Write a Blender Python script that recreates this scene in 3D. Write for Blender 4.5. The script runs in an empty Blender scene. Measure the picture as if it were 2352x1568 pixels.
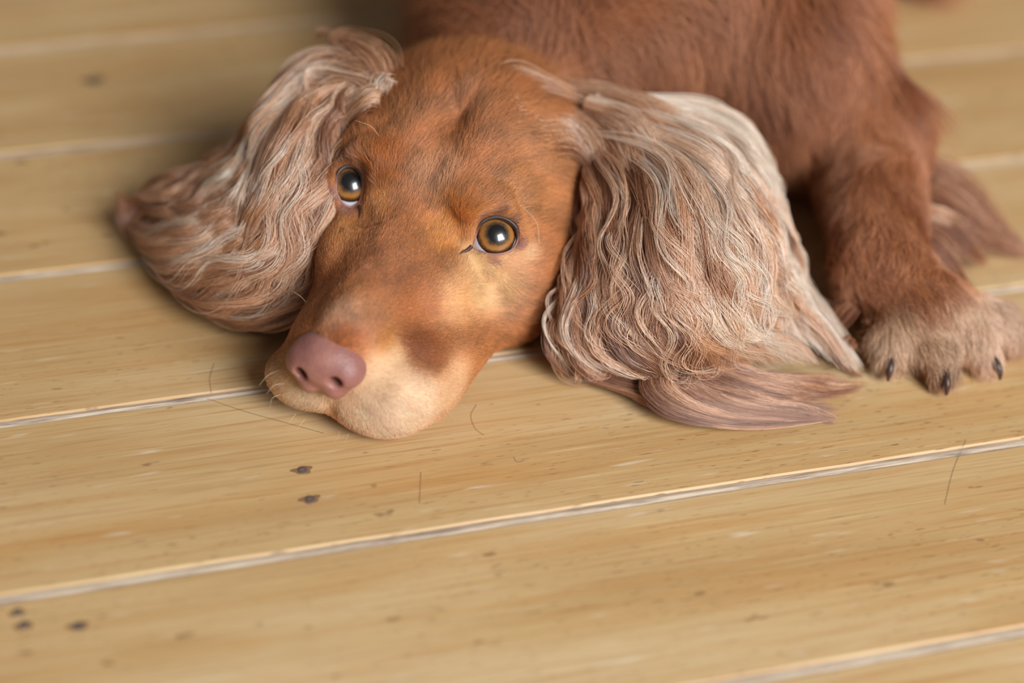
import bpy, math, random
import numpy as np
from mathutils import Vector, Matrix

rng = np.random.default_rng(7)
random.seed(7)
scene = bpy.context.scene
col = scene.collection

# ------------------------------------------------------------------ camera, world, light, exposure
CAM_H = 0.525
PITCH, ROLL = math.radians(40.1096), math.radians(3.77414)
FPX = 4400.0
cam_d = bpy.data.cameras.new('camera')
cam = bpy.data.objects.new('camera', cam_d)
col.objects.link(cam)
cam_d.sensor_width = 36.0
cam_d.lens = FPX / 2352.0 * 36.0
cam_d.clip_start = 0.02
_F = Vector((0, math.cos(PITCH), -math.sin(PITCH)))
_R0 = Vector((1, 0, 0))
_U0 = _R0.cross(_F)
_R = _R0 * math.cos(ROLL) + _U0 * math.sin(ROLL)
_U = -_R0 * math.sin(ROLL) + _U0 * math.cos(ROLL)
cam.matrix_world = Matrix(((_R.x, _U.x, -_F.x, 0.0), (_R.y, _U.y, -_F.y, 0.0), (_R.z, _U.z, -_F.z, CAM_H), (0, 0, 0, 1)))
cam_d.dof.use_dof = True
cam_d.dof.focus_distance = 0.765
cam_d.dof.aperture_fstop = 2.3
scene.camera = cam

world = bpy.data.worlds.new('world')
scene.world = world
world.use_nodes = True
world.node_tree.nodes['Background'].inputs['Color'].default_value = (0.92, 0.83, 0.74, 1)
world.node_tree.nodes['Background'].inputs['Strength'].default_value = 0.085

def area_light(name, loc, target, sx, sy, power, color):
    ld = bpy.data.lights.new(name, 'AREA')
    ld.shape = 'RECTANGLE'; ld.size = sx; ld.size_y = sy
    ld.energy = power; ld.color = color
    o = bpy.data.objects.new(name, ld); col.objects.link(o)
    o.location = loc
    o.rotation_euler = (Vector(target) - Vector(loc)).to_track_quat('-Z', 'Y').to_euler()
    return o
# daylight from the window mirrored in both eyes: in a wall behind and to the right of the camera, upright, facing into the room
area_light('window_right_offscreen', (1.30, -0.95, 1.60), (0.55, 0.0, 1.60), 1.2, 1.5, 88.0, (0.95, 0.98, 1.0))

vs = scene.view_settings
scene.display_settings.display_device = 'sRGB'
vs.view_transform = 'Standard'
vs.look = 'None'
vs.exposure = 0.45
vs.gamma = 1.0
vs.use_curve_mapping = False
scene.cycles.max_bounces = 6

# ------------------------------------------------------------------ helpers
def lin(r, g, b):
    f = lambda c: c / 12.92 if c <= 0.04045 else ((c + 0.055) / 1.055) ** 2.4
    return (f(r / 255), f(g / 255), f(b / 255))
def lin_a(a):
    a = np.asarray(a, float) / 255.0
    return np.where(a <= 0.04045, a / 12.92, ((a + 0.055) / 1.055) ** 2.4)
def warm_up(c, k=1.18):
    return c * np.minimum(k, 0.84 / np.maximum(c.max(-1, keepdims=True), 1e-3))
def nrm(v):
    return v / np.maximum(np.linalg.norm(v, axis=-1, keepdims=True), 1e-9)
def empty(name, loc=(0, 0, 0)):
    o = bpy.data.objects.new(name, None); col.objects.link(o); o.location = loc
    o.empty_display_size = 0.05
    return o
def mesh_obj(name, verts, faces, mat, parent=None, smooth=True, colors=None):
    me = bpy.data.meshes.new(name)
    me.from_pydata([tuple(v) for v in np.asarray(verts, float).tolist()], [], [tuple(f) for f in (faces.tolist() if isinstance(faces, np.ndarray) else faces)])
    me.update()
    if smooth:
        me.shade_smooth()
    if colors is not None:
        a = me.attributes.new('coat', 'FLOAT_COLOR', 'POINT')
        c4 = np.ones((len(colors), 4), np.float32); c4[:, :3] = colors
        a.data.foreach_set('color', c4.ravel())
    me.materials.append(mat)
    o = bpy.data.objects.new(name, me); col.objects.link(o)
    if parent is not None:
        o.parent = parent
    return o
def hair_obj(name, pts, rad, mat, parent, colors=None, stuff=True):
    """pts (n,k,3), rad (n,k), colors (n,3): one hair curves object"""
    n, k, _ = pts.shape
    hc = bpy.data.hair_curves.new(name)
    hc.add_curves([k] * n)
    hc.attributes['position'].data.foreach_set('vector', np.ascontiguousarray(pts, np.float32).ravel())
    ra = hc.attributes.get('radius') or hc.attributes.new('radius', 'FLOAT', 'POINT')
    ra.data.foreach_set('value', np.ascontiguousarray(rad, np.float32).ravel())
    if colors is not None:
        c4 = np.ones((n, 4), np.float32); c4[:, :3] = colors
        a = hc.attributes.new('coat', 'FLOAT_COLOR', 'CURVE')
        a.data.foreach_set('color', c4.ravel())
    hc.materials.append(mat)
    o = bpy.data.objects.new(name, hc); col.objects.link(o)
    o.parent = parent
    if stuff:
        o['kind'] = 'stuff'
    return o
class Noise:
    """smooth vector noise from random sines"""
    def __init__(self, seed, freq, n=10, dim=3):
        r = np.random.default_rng(seed)
        self.k = nrm(r.normal(size=(n, 3))) * freq * r.uniform(0.5, 1.6, (n, 1)) * 2 * math.pi
        self.ph = r.uniform(0, 2 * math.pi, (n,))
        self.a = r.normal(size=(n, dim)) / math.sqrt(n)
    def __call__(self, p):
        return np.sin(p @ self.k.T + self.ph) @ self.a

def nodes_of(m):
    m.use_nodes = True
    nt = m.node_tree
    return nt, nt.nodes['Principled BSDF']
def new_mat(name, color=(0.5, 0.5, 0.5), rough=0.5, spec=0.5):
    m = bpy.data.materials.new(name)
    nt, b = nodes_of(m)
    b.inputs['Base Color'].default_value = (*color, 1)
    b.inputs['Roughness'].default_value = rough
    b.inputs['Specular IOR Level'].default_value = spec
    return m
def ramp(nt, fac, stops):
    r = nt.nodes.new('ShaderNodeValToRGB')
    els = r.color_ramp.elements
    while len(els) < len(stops):
        els.new(0.5)
    for e, (p, c) in zip(els, stops):
        e.position = p; e.color = (*c, 1) if len(c) == 3 else c
    nt.links.new(fac, r.inputs['Fac'])
    return r.outputs['Color']
def mixc(nt, fac, a, b, mode='MIX'):
    n = nt.nodes.new('ShaderNodeMix'); n.data_type = 'RGBA'; n.blend_type = mode
    for sock, v in ((n.inputs[0], fac), (n.inputs[6], a), (n.inputs[7], b)):
        if hasattr(v, 'links'):
            nt.links.new(v, sock)
        elif isinstance(v, (int, float)):
            sock.default_value = v
        else:
            sock.default_value = (*v, 1)
    return n.outputs[2]
def math_n(nt, op, a, b=0.0):
    n = nt.nodes.new('ShaderNodeMath'); n.operation = op
    for s, v in ((n.inputs[0], a), (n.inputs[1], b)):
        if hasattr(v, 'links'): nt.links.new(v, s)
        else: s.default_value = v
    return n.outputs[0]

# ------------------------------------------------------------------ materials
def hair_material(name, rough=0.45, sheen=0.2, ru=0.22, rv=0.6):
    m = bpy.data.materials.new(name); m.use_nodes = True
    nt = m.node_tree; nt.nodes.clear()
    out = nt.nodes.new('ShaderNodeOutputMaterial')
    p = nt.nodes.new('ShaderNodeBsdfPrincipled')
    p.inputs['Roughness'].default_value = rough
    p.inputs['Specular IOR Level'].default_value = 0.35
    a = nt.nodes.new('ShaderNodeAttribute'); a.attribute_name = 'coat'
    c = a.outputs['Color']
    nt.links.new(c, p.inputs['Base Color'])
    h = nt.nodes.new('ShaderNodeBsdfHair'); h.component = 'Reflection'
    h.inputs['Offset'].default_value = -math.radians(5)
    h.inputs['RoughnessU'].default_value = ru; h.inputs['RoughnessV'].default_value = rv
    sc = mixc(nt, 0.55, c, (1.0, 0.97, 0.95))
    nt.links.new(sc, h.inputs['Color'])
    mx = nt.nodes.new('ShaderNodeMixShader'); mx.inputs[0].default_value = sheen
    nt.links.new(p.outputs[0], mx.inputs[1]); nt.links.new(h.outputs[0], mx.inputs[2])
    nt.links.new(mx.outputs[0], out.inputs['Surface'])
    return m
M_FUR = hair_material('short coat hair', 0.5, 0.10, 0.3, 0.7)
M_EARHAIR = hair_material('silky ear hair', 0.42, 0.16, 0.2, 0.6)
M_SKIN = bpy.data.materials.new('coat skin')
_nt, _b = nodes_of(M_SKIN)
_a = _nt.nodes.new('ShaderNodeAttribute'); _a.attribute_name = 'coat'
_nt.links.new(_a.outputs['Color'], _b.inputs['Base Color'])
_b.inputs['Roughness'].default_value = 0.75
_b.inputs['Specular IOR Level'].default_value = 0.2
# nose leather
M_NOSE = bpy.data.materials.new('nose leather')
_nt, _b = nodes_of(M_NOSE)
_tc = _nt.nodes.new('ShaderNodeTexCoord')
_v = _nt.nodes.new('ShaderNodeTexVoronoi'); _v.inputs['Scale'].default_value = 1400
_nt.links.new(_tc.outputs['Object'], _v.inputs['Vector'])
_n = _nt.nodes.new('ShaderNodeTexNoise'); _n.inputs['Scale'].default_value = 90; _n.inputs['Detail'].default_value = 4
_nt.links.new(_tc.outputs['Object'], _n.inputs['Vector'])
_c = ramp(_nt, _n.outputs['Fac'], [(0.3, lin(150, 98, 92)), (0.55, lin(178, 122, 112)), (0.8, lin(196, 142, 128))])
_c2 = mixc(_nt, math_n(_nt, 'MULTIPLY', _v.outputs['Distance'], 0.35), _c, lin(120, 84, 84))
_at = _nt.nodes.new('ShaderNodeAttribute'); _at.attribute_name = 'coat'
_c3 = mixc(_nt, 1.0, _c2, _at.outputs['Color'], 'MULTIPLY')
_nt.links.new(_c3, _b.inputs['Base Color'])
_b.inputs['Roughness'].default_value = 0.42
_b.inputs['Subsurface Weight'].default_value = 0.15
_b.inputs['Subsurface Radius'].default_value = (0.004, 0.0015, 0.001)
_b.inputs['Subsurface Scale'].default_value = 0.3
_bp = _nt.nodes.new('ShaderNodeBump'); _bp.inputs['Strength'].default_value = 0.35; _bp.inputs['Distance'].default_value = 0.0004
_nt.links.new(_v.outputs['Distance'], _bp.inputs['Height']); _nt.links.new(_bp.outputs['Normal'], _b.inputs['Normal'])
def wet(name, color, rough=0.3):
    m = new_mat(name, color, rough)
    b = m.node_tree.nodes['Principled BSDF']
    b.inputs['Coat Weight'].default_value = 1.0
    b.inputs['Coat Roughness'].default_value = 0.02
    return m
M_SCLERA = wet('wet eye white', lin(214, 212, 220))
M_PUPIL = wet('black pupil', (0.006, 0.006, 0.007))
M_LID = wet('eyelid skin', lin(92, 52, 42), 0.5)
_a = M_LID.node_tree.nodes.new('ShaderNodeAttribute'); _a.attribute_name = 'coat'
M_LID.node_tree.links.new(_a.outputs['Color'], M_LID.node_tree.nodes['Principled BSDF'].inputs['Base Color'])
M_LID.node_tree.nodes['Principled BSDF'].inputs['Coat Weight'].default_value = 0.05
M_IRIS = wet('amber iris', lin(170, 110, 45))
_nt = M_IRIS.node_tree; _b = _nt.nodes['Principled BSDF']
_a = _nt.nodes.new('ShaderNodeAttribute'); _a.attribute_name = 'coat'
_sep = _nt.nodes.new('ShaderNodeSeparateColor'); _nt.links.new(_a.outputs['Color'], _sep.inputs[0])
_n = _nt.nodes.new('ShaderNodeTexNoise'); _n.inputs['Scale'].default_value = 14; _n.inputs['Detail'].default_value = 3
_cmb = _nt.nodes.new('ShaderNodeCombineXYZ'); _nt.links.new(_sep.outputs[1], _cmb.inputs[0])
_nt.links.new(math_n(_nt, 'MULTIPLY', _sep.outputs[0], 0.15), _cmb.inputs[1]); _nt.links.new(_cmb.outputs[0], _n.inputs['Vector'])
_f = math_n(_nt, 'ADD', _sep.outputs[0], math_n(_nt, 'MULTIPLY', math_n(_nt, 'SUBTRACT', _n.outputs['Fac'], 0.5), 0.25))
_c = ramp(_nt, _f, [(0.36, lin(34, 26, 22)), (0.48, lin(78, 56, 38)), (0.60, lin(144, 100, 54)), (0.74, lin(168, 110, 50)), (0.84, lin(92, 58, 30)), (0.93, lin(34, 22, 18))])
_nt.links.new(_c, _b.inputs['Base Color'])
M_CLAW = new_mat('dark horn claw', lin(70, 48, 40), 0.35)
M_PAD = new_mat('dark paw pad', lin(62, 54, 52), 0.7)
M_WHISK = new_mat('pale whisker', lin(232, 205, 170), 0.4)

# ------------------------------------------------------------------ floor of planks
TH = math.radians(17.2495); PW = 0.093766; PO = 0.398944; GAP = 0.0042
BX = np.array([math.cos(TH), math.sin(TH)]); BNn = np.array([-math.sin(TH), math.cos(TH)])
def wood_material():
    m = bpy.data.materials.new('varnished pine board')
    nt, b = nodes_of(m)
    tc = nt.nodes.new('ShaderNodeTexCoord'); oi = nt.nodes.new('ShaderNodeObjectInfo')
    def coords(sx, sy, sz=1.0, seed=0.0):
        off = nt.nodes.new('ShaderNodeCombineXYZ')
        nt.links.new(math_n(nt, 'MULTIPLY', oi.outputs['Random'], 37.0 + seed), off.inputs[0])
        nt.links.new(math_n(nt, 'MULTIPLY', oi.outputs['Random'], 11.0 + seed * 2), off.inputs[1])
        add = nt.nodes.new('ShaderNodeVectorMath'); add.operation = 'ADD'
        nt.links.new(tc.outputs['Object'], add.inputs[0]); nt.links.new(off.outputs[0], add.inputs[1])
        mp = nt.nodes.new('ShaderNodeMapping'); mp.inputs['Scale'].default_value = (sx, sy, sz)
        nt.links.new(add.outputs[0], mp.inputs['Vector'])
        return mp.outputs[0]
    def noise(vec, scale, detail, rough=0.5, dist=0.0):
        n = nt.nodes.new('ShaderNodeTexNoise'); n.inputs['Scale'].default_value = scale; n.inputs['Detail'].default_value = detail
        n.inputs['Roughness'].default_value = rough; n.inputs['Distortion'].default_value = dist
        nt.links.new(vec, n.inputs['Vector']); return n.outputs['Fac']
    broad = noise(coords(2.2, 14), 1.6, 3, 0.5, 0.6)
    c = ramp(nt, broad, [(0.28, lin(194, 155, 105)), (0.5, lin(208, 173, 123)), (0.72, lin(218, 189, 145))])
    warm = noise(coords(5, 30, 1, 3.0), 1.3, 4, 0.55, 0.3)
    c = mixc(nt, ramp(nt, warm, [(0.52, (0, 0, 0)), (0.75, (0.55,) * 3)]), c, lin(206, 154, 92))
    ring = noise(coords(3.0, 150, 1, 5.0), 1.0, 5, 0.6, 0.25)
    c = mixc(nt, ramp(nt, ring, [(0.45, (0, 0, 0)), (0.72, (0.5,) * 3)]), c, lin(196, 142, 82))
    fine = noise(coords(14, 620, 1, 7.0), 1.0, 4, 0.65)
    c = mixc(nt, ramp(nt, fine, [(0.50, (0, 0, 0)), (0.70, (0.55,) * 3)]), c, lin(172, 116, 62))
    pale = noise(coords(14, 600, 1, 9.0), 1.0, 3, 0.6)
    c = mixc(nt, ramp(nt, pale, [(0.58, (0, 0, 0)), (0.75, (0.45,) * 3)]), c, lin(238, 208, 156))
    # open pores: short dark dashes along the board
    pore = noise(coords(110, 1150, 1, 13.0), 1.0, 2, 0.55)
    zone = noise(coords(3, 12, 1, 15.0), 1.5, 2, 0.5)
    pf = math_n(nt, 'MULTIPLY', ramp(nt, pore, [(0.635, (0, 0, 0)), (0.71, (0.85,) * 3)]), ramp(nt, zone, [(0.40, (0.15,) * 3), (0.58, (1, 1, 1))]))
    c = mixc(nt, pf, c, lin(112, 74, 44))
    # specks, dents and worn smudges
    spk = noise(coords(70, 170, 1, 17.0), 1.0, 2, 0.4)
    c = mixc(nt, ramp(nt, spk, [(0.70, (0, 0, 0)), (0.745, (0.6,) * 3)]), c, lin(122, 90, 60))
    sm = noise(coords(9, 22, 1, 19.0), 1.0, 3, 0.5)
    c = mixc(nt, ramp(nt, sm, [(0.62, (0, 0, 0)), (0.8, (0.35,) * 3)]), c, lin(176, 140, 104))
    # pale scuffs
    scf = noise(coords(30, 260, 1, 23.0), 1.0, 2, 0.5)
    c = mixc(nt, ramp(nt, scf, [(0.66, (0, 0, 0)), (0.76, (0.5,) * 3)]), c, lin(236, 220, 196))
    nt.links.new(c, b.inputs['Base Color'])
    rg = nt.nodes.new('ShaderNodeMapRange'); rg.inputs['To Min'].default_value = 0.36; rg.inputs['To Max'].default_value = 0.52
    nt.links.new(broad, rg.inputs['Value']); nt.links.new(rg.outputs[0], b.inputs['Roughness'])
    b.inputs['Specular IOR Level'].default_value = 0.35
    h = math_n(nt, 'SUBTRACT', math_n(nt, 'MULTIPLY', fine, 0.35), pf)
    bp = nt.nodes.new('ShaderNodeBump'); bp.inputs['Strength'].default_value = 0.22; bp.inputs['Distance'].default_value = 0.0006
    nt.links.new(h, bp.inputs['Height']); nt.links.new(bp.outputs['Normal'], b.inputs['Normal'])
    return m
def filler_material():
    m = bpy.data.materials.new('chalky seam filler')
    nt, b = nodes_of(m)
    tc = nt.nodes.new('ShaderNodeTexCoord'); oi = nt.nodes.new('ShaderNodeObjectInfo')
    mp = nt.nodes.new('ShaderNodeMapping'); mp.inputs['Scale'].default_value = (40, 700, 1)
    off = nt.nodes.new('ShaderNodeVectorMath'); off.operation = 'ADD'
    nt.links.new(tc.outputs['Object'], off.inputs[0]); nt.links.new(oi.outputs['Random'], off.inputs[1])
    nt.links.new(off.outputs[0], mp.inputs['Vector'])
    n = nt.nodes.new('ShaderNodeTexNoise'); n.inputs['Scale'].default_value = 1.0; n.inputs['Detail'].default_value = 5; n.inputs['Roughness'].default_value = 0.65
    nt.links.new(mp.outputs[0], n.inputs['Vector'])
    c = ramp(nt, n.outputs['Fac'], [(0.30, lin(122, 106, 96)), (0.42, lin(180, 158, 138)), (0.55, lin(216, 194, 170)), (0.75, lin(234, 218, 198))])
    nt.links.new(c, b.inputs['Base Color']); b.inputs['Roughness'].default_value = 0.8
    bp = nt.nodes.new('ShaderNodeBump'); bp.inputs['Strength'].default_value = 0.5; bp.inputs['Distance'].default_value = 0.001
    nt.links.new(n.outputs['Fac'], bp.inputs['Height']); nt.links.new(bp.outputs['Normal'], b.inputs['Normal'])
    return m
M_WOOD = wood_material(); M_FILL = filler_material(); M_SUB = new_mat('dark subfloor', lin(52, 42, 36), 0.9)
floor = mesh_obj('floor', [(-3.2, -3.2, -0.022), (3.2, -3.2, -0.022), (3.2, 3.2, -0.022), (-3.2, 3.2, -0.022)], [(0, 1, 2, 3)], M_SUB, smooth=False)
floor['kind'] = 'structure'; floor['label'] = 'old varnished pine floorboards with pale filled seams'
def strip(name, width, top, bot, crown, x0, x1, n, wob, seed, mat, bev=0.0):
    """a long board or seam strip in its own frame: local x along, y across"""
    r = np.random.default_rng(seed)
    xs = np.concatenate([[x0], np.linspace(-0.75, 0.85, n), [x1]])
    def edge():
        e = r.normal(0, 1, len(xs)); e = np.convolve(np.pad(e, 3, mode='edge'), np.array([1, 2, 3, 4, 3, 2, 1]) / 16, 'valid')
        return e * wob
    prof = [(-0.5, bot), (-0.5, top - bev), (-0.5, top), (0.0, top + crown), (0.5, top), (0.5, top - bev), (0.5, bot)]
    e0, e1 = edge(), edge(); V = []; F = []
    for i, x in enumerate(xs):
        for j, (a, z) in enumerate(prof):
            y = a * width + (e0[i] if a < 0 else e1[i] if a > 0 else 0)
            if j == 2: y += bev
            if j == 4: y -= bev
            V.append((x, y, z))
    m = len(prof)
    for i in range(len(xs) - 1):
        for j in range(m - 1):
            F.append((i * m + j, (i + 1) * m + j, (i + 1) * m + j + 1, i * m + j + 1))
    F.append(tuple(range(m))[::-1]); F.append(tuple(range((len(xs) - 1) * m, len(xs) * m)))
    o = mesh_obj(name, V, [tuple(f[::-1]) for f in F], mat, floor, smooth=False)
    return o
def lay(o, across):
    c = BNn * across + BX * 0.2
    o.location = (c[0], c[1], 0.0); o.rotation_euler = (0, 0, TH)
for k in range(-9, 22):
    near = -3 <= k <= 9
    o = strip('plank', PW - GAP, 0.0, -0.021, 0.0, -2.6, 2.6, 220 if near else 2, 0.00028 if near else 0.0, 100 + k, M_WOOD, 0.0007)
    lay(o, PO + (k + 0.5) * PW)
    o = strip('seam_filler', GAP + 0.0006, -0.0009, -0.02, 0.0006, -2.6, 2.6, 220 if near else 2, 0.0001, 300 + k, M_FILL)
    lay(o, PO + k * PW)

# ------------------------------------------------------------------ dog: head frame
HP = np.array([-0.0408, 0.6348, 0.056])
HM = np.array([[0.946208, -0.289129, 0.145241], [-0.307423, -0.943344, 0.124876], [-0.100907, 0.162809, 0.981484]])
def to_local(p):            # world metres -> head centimetres (x: dog's left, y: towards the nose, z: up)
    return ((p - HP) @ HM) * 100.0
def to_world(l):
    return (np.asarray(l, float) / 100.0) @ HM.T + HP
def dir_world(l):
    return np.asarray(l, float) @ HM.T
# ---- signed distance grid (rectilinear: fine around the head, coarser behind)
def spaced(*segs):
    out = []
    for a, b, h in segs:
        n = max(1, int(round((b - a) / h)))
        out.append(np.linspace(a, b, n, endpoint=False))
    out.append(np.array([segs[-1][1]]))
    return np.concatenate(out).astype(np.float32)
GX = spaced((-0.16, -0.13, 0.004), (-0.13, 0.065, 0.0013), (0.065, 0.245, 0.0022), (0.245, 0.29, 0.005))
GY = spaced((0.53, 0.715, 0.0013), (0.715, 0.80, 0.0028), (0.80, 1.30, 0.007))
GZ = spaced((-0.004, 0.112, 0.0013), (0.112, 0.25, 0.006))
D = np.full((len(GX), len(GY), len(GZ)), 0.05, np.float32)

def smin(a, b, k):
    h = np.clip(0.5 + 0.5 * (b - a) / k, 0, 1)
    return b + (a - b) * h - k * h * (1 - h)
def smax(a, b, k):
    return -smin(-a, -b, k)
def ell(p, c, r, rot=None):
    q = p - np.asarray(c, np.float32)
    if rot is not None:
        q = q @ np.asarray(rot, np.float32)
    r = np.asarray(r, np.float32)
    k0 = np.sqrt((q * q / (r * r)).sum(-1)); k1 = np.sqrt((q * q / (r ** 4)).sum(-1))
    return k0 * (k0 - 1) / np.maximum(k1, 1e-6)
def cone(p, a, b, ra, rb):
    a = np.asarray(a, np.float32); b = np.asarray(b, np.float32)
    pa = p - a; ba = b - a
    h = np.clip((pa @ ba) / float(ba @ ba), 0, 1)
    return np.sqrt(((pa - h[..., None] * ba) ** 2).sum(-1)) - (ra + (rb - ra) * h)
def rotz(deg):
    c, s = math.cos(math.radians(deg)), math.sin(math.radians(deg))
    return np.array([[c, -s, 0], [s, c, 0], [0, 0, 1]])
def block(lo, hi):
    sl = []
    for g, a, b in zip((GX, GY, GZ), lo, hi):
        i0 = max(0, int(np.searchsorted(g, a)) - 1); i1 = min(len(g), int(np.searchsorted(g, b)) + 1)
        sl.append(slice(i0, i1))
    sl = tuple(sl)
    P = np.stack(np.meshgrid(GX[sl[0]], GY[sl[1]], GZ[sl[2]], indexing='ij'), -1)
    return sl, P
def add_world(kind, k, *args):
    """smooth union of one primitive in world metres"""
    if kind == 'ell':
        c, r = np.array(args[0]), np.array(args[1]); m = max(r) if len(args) > 2 else r
        lo, hi = c - m - 0.03, c + m + 0.03
    else:
        a, b, ra, rb = args; a = np.array(a); b = np.array(b); m = max(ra, rb)
        lo, hi = np.minimum(a, b) - m - 0.03, np.maximum(a, b) + m + 0.03
    sl, P = block(lo, hi)
    D[sl] = smin(D[sl], (ell if kind == 'ell' else cone)(P, *args), k)

# ---- trunk, neck and legs (world metres)
add_world('ell', 0.02, (0.048, 0.875, 0.085), (0.088, 0.135, 0.092))            # rib cage
add_world('ell', 0.03, (0.050, 1.06, 0.085), (0.080, 0.16, 0.085))              # loin
add_world('ell', 0.03, (0.050, 1.17, 0.075), (0.095, 0.10, 0.080))              # hips
add_world('cone', 0.03, (-0.010, 0.730, 0.036), (0.025, 0.84, 0.080), 0.038, 0.072)  # neck
add_world('ell', 0.025, (0.055, 0.785, 0.062), (0.070, 0.050, 0.060))           # breast
add_world('ell', 0.025, (0.120, 0.785, 0.058), (0.040, 0.055, 0.058))           # shoulder, dog's left
add_world('cone', 0.015, (0.118, 0.765, 0.060), (0.156, 0.745, 0.036), 0.034, 0.028)   # upper arm
add_world('ell', 0.025, (-0.020, 0.83, 0.060), (0.035, 0.06, 0.055))            # shoulder, dog's right
add_world('cone', 0.012, (0.157, 0.742, 0.034), (0.158, 0.664, 0.023), 0.026, 0.0185)  # forearm
add_world('cone', 0.010, (0.158, 0.664, 0.022), (0.174, 0.640, 0.018), 0.0185, 0.0165)  # wrist
TOES = [((0.1615, 0.6285, 0.0105), (0.1600, 0.6225, 0.0085)), ((0.1780, 0.6230, 0.0115), (0.1800, 0.6160, 0.0085)),
        ((0.1945, 0.6320, 0.0115), (0.1985, 0.6260, 0.0085)), ((0.2060, 0.6440, 0.0105), (0.2115, 0.6400, 0.0085))]
for a, b in TOES:
    add_world('cone', 0.006, (0.176, 0.646, 0.018), a, 0.012, 0.0105)
    add_world('cone', 0.0015, a, b, 0.0102, 0.0078)
add_world('cone', 0.02, (-0.02, 0.80, 0.03), (0.02, 0.745, 0.016), 0.028, 0.018)  # folded right foreleg under the breast
add_world('ell', 0.02, (0.150, 1.10, 0.052), (0.045, 0.095, 0.055))             # left thigh
add_world('cone', 0.012, (0.175, 1.03, 0.030), (0.205, 1.00, 0.020), 0.030, 0.018)
add_world('cone', 0.012, (0.175, 1.08, 0.022), (0.212, 0.950, 0.015), 0.022, 0.016)  # left hind foot
add_world('ell', 0.02, (-0.045, 1.12, 0.052), (0.045, 0.09, 0.055))             # right thigh
add_world('cone', 0.01, (0.05, 1.25, 0.05), (0.02, 1.29, 0.03), 0.022, 0.014)    # docked tail

# ---- head (head centimetres)
slH, PH = block((-0.15, 0.52, -0.01), (0.085, 0.80, 0.14))
LH = to_local(PH).astype(np.float32)
d = D[slH] * 100.0
def A(k, *a):
    global d
    d = smin(d, ell(LH, *a), k)
def AC(k, *a):
    global d
    d = smin(d, cone(LH, *a), k)
def S(k, v):
    global d
    d = smax(d, -v, k)
A(1.5, (0, -3.8, 0.35), (5.0, 4.8, 4.1))                     # skull
A(1.5, (0, -6.4, 0.0), (4.5, 3.0, 3.7))                     # occiput
for s in (-1, 1):
    A(1.2, (s * 4.3, -2.6, -1.2), (1.6, 3.2, 2.1))           # cheek bone
    A(1.2, (s * 3.9, -2.2, -3.2), (2.2, 3.4, 2.2))           # cheek
    A(0.9, (s * 2.2, 1.5, -1.75), (1.2, 2.2, 1.45))          # below the eye
    A(1.0, (s * 2.1, -0.5, 1.35), (1.6, 1.8, 1.15))          # brow
AC(1.2, (0, 0.3, -1.9), (0, 6.2, -3.2), 2.7, 1.95)           # muzzle core
AC(0.8, (0, 0.4, -0.35), (0, 7.0, -1.95), 1.45, 1.0)         # nose bridge
A(0.8, (2.0, 5.0, -4.2), (1.9, 2.9, 1.8))                    # flew, dog's left
A(0.8, (2.5, 4.4, -5.0), (1.8, 2.8, 1.1))
A(0.7, (1.35, 6.3, -5.2), (1.95, 1.5, 1.3))
A(0.8, (-1.15, 5.0, -4.0), (1.6, 2.9, 1.8))                  # flew, dog's right
A(0.7, (-1.45, 6.45, -5.2), (1.7, 1.4, 1.15))
A(1.0, (3.0, 1.8, -3.9), (1.6, 3.2, 1.6))                    # back of the lips
A(1.0, (-1.7, 1.8, -3.9), (1.3, 3.0, 1.6))
AC(0.8, (0, 4.6, -5.3), (0, -3.0, -4.4), 0.9, 2.5)           # lower jaw
S(1.6, ell(LH, (0, 0.0, 3.6), (0.6, 2.4, 0.75)))           # furrow between the brows
S(0.35, cone(LH, (0, 8.3, -4.0), (0.1, 7.6, -5.6), 0.10, 0.16))  # philtrum
for ca, cb_ in []:                                       # creases of the face
    S(0.35, cone(LH, ca, cb_, 0.34, 0.34))
# eyes
EYE_C = [np.array([-3.22, 0.0, 0.0]), np.array([3.22, 0.0, 0.0])]
EYE_R = 1.12
LID = [np.array([[-0.1367, 0.9542, 0.2661], [-0.2472, 0.7811, 0.5734], [-0.2225, 0.5631, 0.7959], [-0.0754, 0.4055, 0.911], [0.1552, 0.3317, 0.9305], [0.4222, 0.3992, 0.8138], [0.617, 0.5402, 0.5723], [0.6902, 0.6677, 0.279], [0.6527, 0.7575, -0.008], [0.4516, 0.8701, -0.1973], [0.1999, 0.9735, -0.1109], [0.0041, 0.9959, 0.0907]]), np.array([[-0.3992, 0.9152, -0.0552], [-0.4155, 0.8745, 0.2501], [-0.4091, 0.7032, 0.5815], [-0.2571, 0.5053, 0.8238], [0.0198, 0.3299, 0.9438], [0.3375, 0.2223, 0.9147], [0.6291, 0.1768, 0.7569], [0.8338, 0.217, 0.5077], [0.8889, 0.3396, 0.3073], [0.8073, 0.5726, 0.1424], [0.6031, 0.7965, 0.0424], [0.3342, 0.9422, -0.0223], [-0.0199, 0.9986, -0.0488]])]   # unit directions of the lid opening from each eye centre
GAZE = [nrm(np.array([0.2288, 0.6969, 0.6797])), nrm(np.array([0.2587, 0.7066, 0.6586]))]
def poly_sd(x, y, poly):
    n = len(poly); best = np.full(x.shape, 1e9, np.float32); inside = np.zeros(x.shape, bool)
    for i in range(n):
        ax, ay = poly[i]; bx, by = poly[(i + 1) % n]
        ex, ey = bx - ax, by - ay; wx, wy = x - ax, y - ay
        t = np.clip((wx * ex + wy * ey) / (ex * ex + ey * ey), 0, 1)
        best = np.minimum(best, (wx - ex * t) ** 2 + (wy - ey * t) ** 2)
        c = ((ay <= y) != (by <= y)) & (x < ex * (y - ay) / (ey if abs(ey) > 1e-9 else 1e-9) + ax)
        inside ^= c
    return np.sqrt(best) * np.where(inside, -1, 1)
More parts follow.
